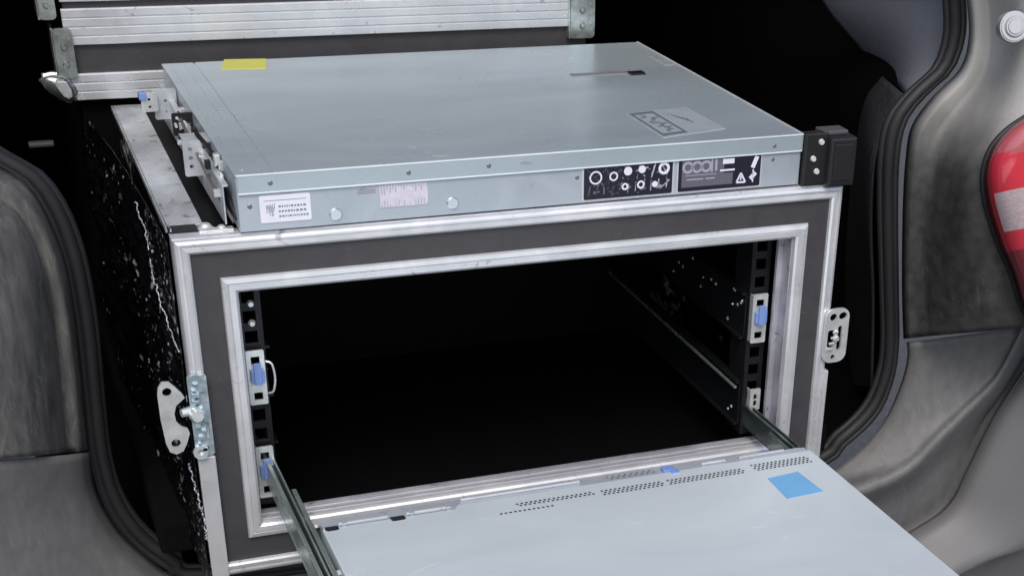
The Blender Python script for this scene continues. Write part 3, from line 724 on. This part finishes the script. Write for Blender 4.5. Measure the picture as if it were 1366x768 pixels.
# two black labels with white pictograms
xa, xb = X(779), X(897); t3 = lab_box(xa, xb, zb+.0022, zb+.0290, LBLK, 'instruction_label', label='black label crowded with white pictograms')
t3b = lab_box(xa-.0016, xb+.0016, zb+.0012, zb+.0300, mat('label_rim', (.5, .5, .55), .4, .2), 'label_rim', t3, y=-.00005)
bm = B(); rr = random.Random(21); z0_ = zb+.0022; hh = .0268; ww = xb-xa
def stroke(u0, v0, u1, v1, wd=.0009):
    a = Vector((xa+u0*ww, yk, z0_+v0*hh)); c = Vector((xa+u1*ww, yk, z0_+v1*hh)); d = (c-a); n = Vector((-d.z, 0, d.x)).normalized()*wd/2
    prism(bm, [a+n, c+n, c-n, a-n], (0, -1, 0), .00012)
def disc(u, v, r, ri=0):
    p0 = [(xa+u*ww+r*math.cos(t_), z0_+v*hh+r*math.sin(t_)) for t_ in [2*math.pi*k/18 for k in range(18)]]
    plate_with_holes(bm, p0, [circ(xa+u*ww, z0_+v*hh, ri, 14)] if ri else [], .00012, lambda u_, v_, d: (u_, yk-.00012+d, v_))
disc(.13, .62, .0052, .0040); stroke(.04, .85, .22, .38); stroke(.05, .5, .25, .84); disc(.33, .62, .0036, .0024); stroke(.22, .42, .42, .80, .0014); stroke(.28, .55, .36, .9, .001)
disc(.49, .74, .0034); disc(.65, .76, .0030); stroke(.58, .72, .72, .82, .0018); stroke(.45, .92, .75, .95, .0006); disc(.90, .74, .0048, .0026); stroke(.86, .95, .94, .55, .001)
stroke(.80, .9, .76, .5, .0012)
for k in range(11):
    u = .05+k*.088; stroke(u, .10+.1*rr.random(), u+.03*rr.random(), .30+.15*rr.random(), .0007+.001*rr.random())
    if k % 2: stroke(u-.03, .2, u+.035, .2+.1*rr.uniform(-1, 1), .0016)
for k in range(46):
    u, v = rr.uniform(.03, .96), rr.uniform(.08, .93); stroke(u, v, u+rr.uniform(-.03, .03), v+rr.uniform(-.12, .12), rr.uniform(.0004, .0012))
disc(.46, .30, .0028, .0014); disc(.64, .32, .0032, .0018); disc(.80, .30, .0024); stroke(.86, .15, .97, .4, .0012)
P1('printed_marks', bm, INKW, t3)
xa, xb = X(905), X(1014); ww = xb-xa
t4 = lab_box(xa, xb, zb+.0022, zb+.0290, LBLK, 'warning_label', label='black label with grey field and warning triangle')
t4b = lab_box(xa-.0012, xb+.0012, zb+.0012, zb+.0300, bpy.data.materials['label_rim'], 'label_rim', t4, y=-.00005)
bm = B(); ink(bm, xa+.04*ww, xa+.55*ww, z0_+.12*hh, z0_+.93*hh, yk); ink(bm, xa+.55*ww, xa+.66*ww, z0_+.12*hh, z0_+.46*hh, yk)
P1('grey_field', bm, LMID, t4)
yk -= .00015; bm = B()
for u in (.11, .22, .33): disc(u, .70, .0048, .0028)
stroke(.40, .52, .40, .90, .0016); stroke(.45, .55, .45, .88, .002); stroke(.08, .46, .46, .46, .0006); stroke(.1, .34, .3, .34, .0010); stroke(.33, .34, .44, .34, .0010)
P1('printed_marks', bm, INKV, t4)
bm = B(); stroke(.53, .80, .67, .80, .0040); stroke(.50, .54, .68, .54, .0014)
stroke(.71, .14, .76, .42, .0014); stroke(.76, .42, .82, .14, .0014); stroke(.71, .14, .82, .14, .0014); stroke(.76, .2, .765, .32, .0012)
stroke(.90, .55, .95, .88, .0036); stroke(.88, .22, .94, .40, .0036); stroke(.91, .12, .91, .5, .001)
P1('printed_marks', bm, INKW, t4)
# screws and dents on the side
for px, z in ((445, zb+.0075), (603, zb+.0085)):
    bm = B(); x = X(px); cyl(bm, (x, -.0001, z), (0, -1, 0), .0048, .0012, 20, .0038); P1('side_screw', bm, SCREW, srv)
for px, z in ((360, zt-.007), (545, zt-.007), (652, zt-.0065), (330, zb+.018), (770, zb+.02), (1030, zb+.022), (1030, zt-.008)):
    bm = B(); x = X(px); cyl(bm, (x, -.0012 if z > zt-.012 else 0, z), (0, -1, 0), .0018, .0004, 14, .0012); P1('rivet', bm, mat('rivet_grey', (.16, .18, .2), .4, .5) if not bpy.data.materials.get('rivet_grey') else bpy.data.materials['rivet_grey'], srv)
# right ear: black bezel with three screws and a black latch box
bm = B()
box(bm, SL_+.0012, SL_+.022, -.0050, .004, zb-.0005, zt+.0010, .0015)
ear = P1('rack_ear', bm, BLACKP)
bm = B(); box(bm, SL_+.0205, SL_+.0445, -.0125, .010, zb-.0008, zt-.0022, .0022); box(bm, SL_+.024, SL_+.041, -.0135, -.012, zb+.004, zt-.007, .0008)
P1('latch_box', bm, BLACKP, ear)
bm = B(); box(bm, SL_+.018, SL_+.040, -.004, .012, zt-.0020, zt+.0014, .001)
P1('latch_cap', bm, mat('cap_grey', (.09, .09, .1), .35, .3), ear)
for u, v in ((.0152, .0345), (.0090, .0215), (.0130, .0110)):
    bm = B(); cyl(bm, (SL_+u, -.0045, zb+v), (0, -1, 0), .0026, .0022, 16, .0020); P1('ear_screw', bm, mat('screw_white', (.85, .86, .88), .25, .5) if not bpy.data.materials.get('screw_white') else bpy.data.materials['screw_white'], ear)
bm = B(); box(bm, SL_+.0010, SL_+.0060, .004, SD_-.02, zb+.006, zb+.030, .0006)
P1('side_rail', bm, DARKM)
# left end: perforated brackets, side rail, blue latch, wires
def vplate(px0, py0, px1, py1, y, m, name, holes, parent=None):
    p0 = loc(at(px0, py1, 1, y)); p1 = loc(at(px1, py0, 1, y)); bm = B(); hs = []
    for (u, v, r) in holes: hs.append(circ(p0.x+(p1.x-p0.x)*u, p0.z+(p1.z-p0.z)*v, r, 10))
    plate_with_holes(bm, rrect(p0.x, p1.x, p0.z, p1.z, .0016), hs, .0016, lambda u_, v_, d: (u_, p0.y+d, v_))
    return p0, p1, P1(name, bm, m, parent)
GB = mat('bracket_steel', (.55, .58, .61), .32, .55, var=.2, vscale=80)
p0, p1, br = vplate(248, 186, 287, 236, .10, GB, 'rear_bracket', [(.22, .28, .0016), (.22, .52, .0016), (.22, .76, .0016), (.80, .30, .0016), (.80, .55, .0016), (.78, .80, .0016)])
bm = B(); box(bm, p0.x+.001, p1.x, p0.y+.0016, p0.y+.022, p1.z-.0012, p1.z, .0004); box(bm, p1.x-.0012, p1.x, p0.y, p0.y+.022, p0.z, p1.z, .0003)
P1('bracket_flange', bm, GB, br)
p0, p1, br2 = vplate(232, 150, 262, 182, .18, DARKM, 'rear_bracket', [(.3, .3, .0012), (.3, .7, .0012), (.7, .5, .0012)])
rr = random.Random(9)
for k in range(6):
    bm = B(); cyl(bm, (p0.x+rr.uniform(.002, .014), p0.y-.001, p0.z+rr.uniform(.003, .016)), (0, -1, 0), .0012, .001, 10); P1('rivet', bm, ZINC, br2)
p0, p1, br3 = vplate(208, 118, 234, 160, .255, GB, 'rear_bracket', [(.5, .25, .0014), (.5, .6, .0014)])
p0, p1, br4 = vplate(190, 124, 209, 150, .25, ZINC, 'rail_end_bracket', [(.5, .25, .0012), (.5, .65, .0012)])
a4 = loc(at(186, 128, 1, .252)); bm = B(); box(bm, a4.x-.001, a4.x+.005, a4.y-.004, a4.y+.004, a4.z-.003, a4.z+.003, .001)
P1('release_latch', bm, BLUE, br4)
rr = random.Random(31)
for k in range(22):
    y = .03 + .27*k/22 + rr.uniform(-.004, .004); x = rr.uniform(-.0105, -.0012); z = zb + rr.uniform(.012, .036); w_ = rr.uniform(.001, .0032)
    bm = B(); box(bm, x-w_, x+w_, y-rr.uniform(.002, .006), y+rr.uniform(.001, .004), z-rr.uniform(.001, .006), z+rr.uniform(.001, .0035), .0005); P1('rail_clip', bm, [GB, ZINC, DARKM, ZINC_G][k % 4])
bm = B(); box(bm, -.0075, -.0062, .015, SD_-.02, zb+.002, zb+.029, .0004); box(bm, -.0075, -.003, .015, SD_-.02, zb+.0285, zb+.030, .0004)
P1('side_rail', bm, GB)
for i, (px, py) in enumerate(((296, 222), (303, 238), (309, 228), (300, 252), (290, 214))):
    p = loc(at(px, py, 1, .05)); bm = B(); box(bm, p.x-.0022, p.x+.0022, p.y, p.y+.006, p.z-.004, p.z+.004, .0008); P1('connector', bm, [GB, ZINC, DARKM][i % 3], srv)
bm = B()
tube(bm, [loc(at(*p, 1, y)) for p, y in (((262, 178), .11), ((290, 215), .07), ((302, 255), .03), ((317, 292), .008))], .0018, 8, 24)
P1('cable', bm, BLACKP)
bm = B()
tube(bm, [loc(at(*p, 1, y)) for p, y in (((238, 150), .2), ((246, 170), .16), ((280, 240), .05), ((312, 296), .008))], .0012, 8, 24)
P1('cable', bm, mat('cable_tan', (.09, .08, .075), .5))

# ============================================================ PULLED OUT SERVER
TL = .0310
s2 = thing('server', (.2653, -.1054, .046), 'pale grey server pulled out of the case bottom, with a blue sticker', 'server')
XL, XR, YR, ZT2, LEN = .0677, .4629, -.1054, .0887, .62
ZB2 = ZT2 - .040
def shear(bm):      # the server droops slightly with the extended rails: rotate about its rear edge
    bmesh.ops.rotate(bm, verts=bm.verts[:], cent=(0, YR, ZT2), matrix=Matrix.Rotation(R(-1.78) * -1 * -1, 3, 'X'))
def P2(name, bm, m, parent=None, **k): shear(bm); return obj(name, bm, m, parent or s2, **k)
def T2(px, py):     # photo pixel to the un-rotated top plane
    rot = Matrix.Rotation(R(-1.78), 3, 'X'); n = rot @ Vector((0, 0, 1)); o = Vector((0, YR, ZT2))
    d = MROT @ Vector(((px - CXP) / FPX, -(py - CYP) / FPX, -1)); p = CAM_LOC + d * ((o - CAM_LOC).dot(n) / d.dot(n))
    return rot.inverted() @ (p - o) + o
bm = B()
box(bm, XL+.0005, XR-.0005, YR-LEN, YR+.010, ZB2, ZT2-.0014, .0006)
P2('chassis', bm, STEEL_S)
bm = B()
# lid with two notches along its rear edge
yr = YR; nt_ = []
def xat(px, py): return T2(px, py).x
n1, n2 = xat(430, 694), xat(445, 694); n3, n4 = xat(517, 681), xat(533, 680); n5 = xat(600, 668)
out = [(XL, YR-LEN), (XR, YR-LEN), (XR, YR), (n5+.004, YR), (n5, YR-.006), (n4, YR-.006), (n4, YR-.010), (n3, YR-.010), (n3, YR-.006), (n2, YR-.006), (n2, YR-.010), (n1, YR-.010), (n1, YR-.004), (XL, YR-.004)]
plate_with_holes(bm, out, [], .0012, lambda u, v, d: (u, v, ZT2 - d))
box(bm, XL-.0008, XL+.0002, YR-LEN, YR-.006, ZT2-.012, ZT2-.0004, .0002); box(bm, XR-.0002, XR+.0008, YR-LEN, YR-.002, ZT2-.012, ZT2-.0004, .0002)
lid2 = P2('lid', bm, STEEL_B)
# rolled bright rear edges
def edge_strip(pxa, pxb, dy, z=.0009, wdt=.0028):
    bm = B(); xa_, xb_ = pxa, pxb; box(bm, xa_, xb_, YR+dy-wdt/2, YR+dy+wdt/2, ZT2-.001, ZT2+z, .0006); P2('rear_lip', bm, ALU, lid2)
edge_strip(n2+.002, n3-.002, -.0015, .0012); edge_strip(n4+.003, n5-.004, -.0015, .0012); edge_strip(n5+.008, xat(772, 640), .008, .0008, .003)
edge_strip(xat(925, 608), xat(958, 604), .006, .0008); edge_strip(xat(975, 600), XR-.020, .007, .0008)
bm = B(); box(bm, XL+.004, XR-.004, YR-.001, YR+.0105, ZT2-.0034, ZT2-.0012, .0005)
P2('rear_flange', bm, STEEL_S)
for xa_, xb_ in ((n1-.001, n2+.001), (n3-.001, n4+.001)):
    bm = B(); box(bm, xa_, xb_, YR-.0092, YR-.0035, ZT2-.0012, ZT2+.0003); P2('catch_slot', bm, HOLE, lid2)
for xa_ in (n2+.004, n4+.005, n5-.006):
    bm = B(); box(bm, xa_, xa_+.004, YR-.0045, YR+.004, ZT2-.001, ZT2+.0016, .0005); P2('catch', bm, STEEL_S, lid2)
# perforated vents near the rear
def vent(px0, px1, pyf, rows, pitch=.0036, r=.0012):
    x_0, x_1 = xat(px0, pyf(px0)), xat(px1, pyf(px1)); y_ = T2((px0+px1)/2, pyf((px0+px1)/2)).y
    bm = B(); nn = int((x_1-x_0)/pitch)
    for i in range(nn):
        for j in range(rows):
            x = x_0 + i*pitch + (pitch/2 if j % 2 else 0); y = y_ + (rows-1)*.0015 - j*.0031
            vs = [bm.verts.new((x + r*math.cos(2*math.pi*k/6), y + r*math.sin(2*math.pi*k/6), ZT2+.00015)) for k in range(6)]; bm.faces.new(vs)
    P2('vent', bm, HOLE, lid2)
vent(668, 745, lambda p: 684-(p-668)*.13, 1); vent(690, 800, lambda p: 672-(p-690)*.135, 2); vent(804, 888, lambda p: 656-(p-804)*.135, 3)
vent(892, 1000, lambda p: 642-(p-892)*.14, 3); vent(1005, 1082, lambda p: 623-(p-1005)*.14, 4); vent(810, 880, lambda p: 636-(p-810)*.12, 2, .005, .0008)
# blue sticker and blue latch mark
q2 = [T2(*p) for p in ((1024, 638), (1064, 629), (1098, 655), (1050, 665))]
bm = B(); prism(bm, [Vector((v.x, v.y, ZT2+.0004)) for v in q2], (0, 0, 1), .0005); P2('sticker', bm, BLUES, lid2, label='blue sticker on the pulled-out server')
p = T2(879, 612); bm = B(); box(bm, p.x-.006, p.x+.004, YR+.001, YR+.009, ZT2-.002, ZT2+.0012, .0008); box(bm, p.x-.001, p.x+.006, YR-.004, YR+.003, ZT2-.002, ZT2+.0010, .0006)
P2('release_latch', bm, BLUE, s2)

# ============================================================ SECOND CASE BEHIND
Y2 = .380
c2 = thing('flight_case', (.21, .5, -.0), 'flight case at the back with wide ridged aluminium bands, behind the upper server', 'flight case')
xl, xr = -.036, .455
bm = B(); box(bm, xl+.012, xr-.004, Y2+.012, .85, .0, .60, .002)
obj('body', bm, CARPET, c2)
bm = B(); box(bm, xl+.008, xr-.006, Y2+.004, Y2+.0118, .286, .55, .001)
obj('front_panel', bm, LAM, c2)
def bandbar(z0_, z1_, n, name='edging_band'):
    bm = B(); h = (z1_-z0_)/n; box(bm, xl+.006, xr-.001, Y2+.0005, Y2+.0038, z0_, z1_, .0006)
    for k in range(n): box(bm, xl+.006, xr-.001, Y2-.0003, Y2+.001, z0_+k*h+.0003, z0_+(k+1)*h-.0006, .0005)
    obj(name, bm, ALU, c2)
bandbar(.276, .2985, 3); bandbar(.3225, .3525, 4); bandbar(.358, .372, 2)
# steel corners
def corner(xa, xb, z0_, z1_, ball):
    bm = B()
    plate_with_holes(bm, rrect(xa, xb, z0_, z1_, .004), [], .002, lambda u, v, d: (u, Y2-.0045+d, v))
    xx = (xa+xb)/2
    for z in (z0_+.012, z0_+.026, z0_+.040):
        if z < z1_-.004: cyl(bm, (xx, Y2-.0044, z), (0, -1, 0), .0032, .0016, 14, .002)
    box(bm, xa-.001, xa+.001, Y2-.0045, Y2+.03, z0_, z1_, .0005)
    o = obj('steel_corner', bm, mat('corner_zinc', (.50, .54, .52), .25, .85, var=.5, vscale=70, bump=.5, bscale=60) if not bpy.data.materials.get('corner_zinc') else bpy.data.materials['corner_zinc'], c2)
    if ball:
        bm = B(); q_ = [at(*p, 1, Y2-.006) for p in ((50,103),(62,97),(86,98),(99,112),(107,130),(101,139),(84,139),(66,124),(55,116))]
        prism(bm, q_, (0, -1, 0), .012)
        bmesh.ops.bevel(bm, geom=bm.edges[:], offset=.0035, segments=3, affect='EDGES', clamp_overlap=True)
        q2_ = [at(*p, 1, Y2-.012) for p in ((72,108),(88,108),(97,124),(96,133),(88,132),(78,120))]
        obj('corner_fold', bm, bpy.data.materials['corner_zinc'], o, True)
        bm = B(); prism(bm, q2_, (0, -1, 0), .006); bmesh.ops.bevel(bm, geom=bm.edges[:], offset=.0015, segments=2, affect='EDGES', clamp_overlap=True)
        obj('corner_cap', bm, ZINC, o)
    return o
corner(xl-.004, xl+.012, .296, .338, True); corner(xr-.026, xr-.0005, .312, .40, False)
corner(xl-.012, xl+.002, .345, .40, False)
bpy.context.view_layer.update()
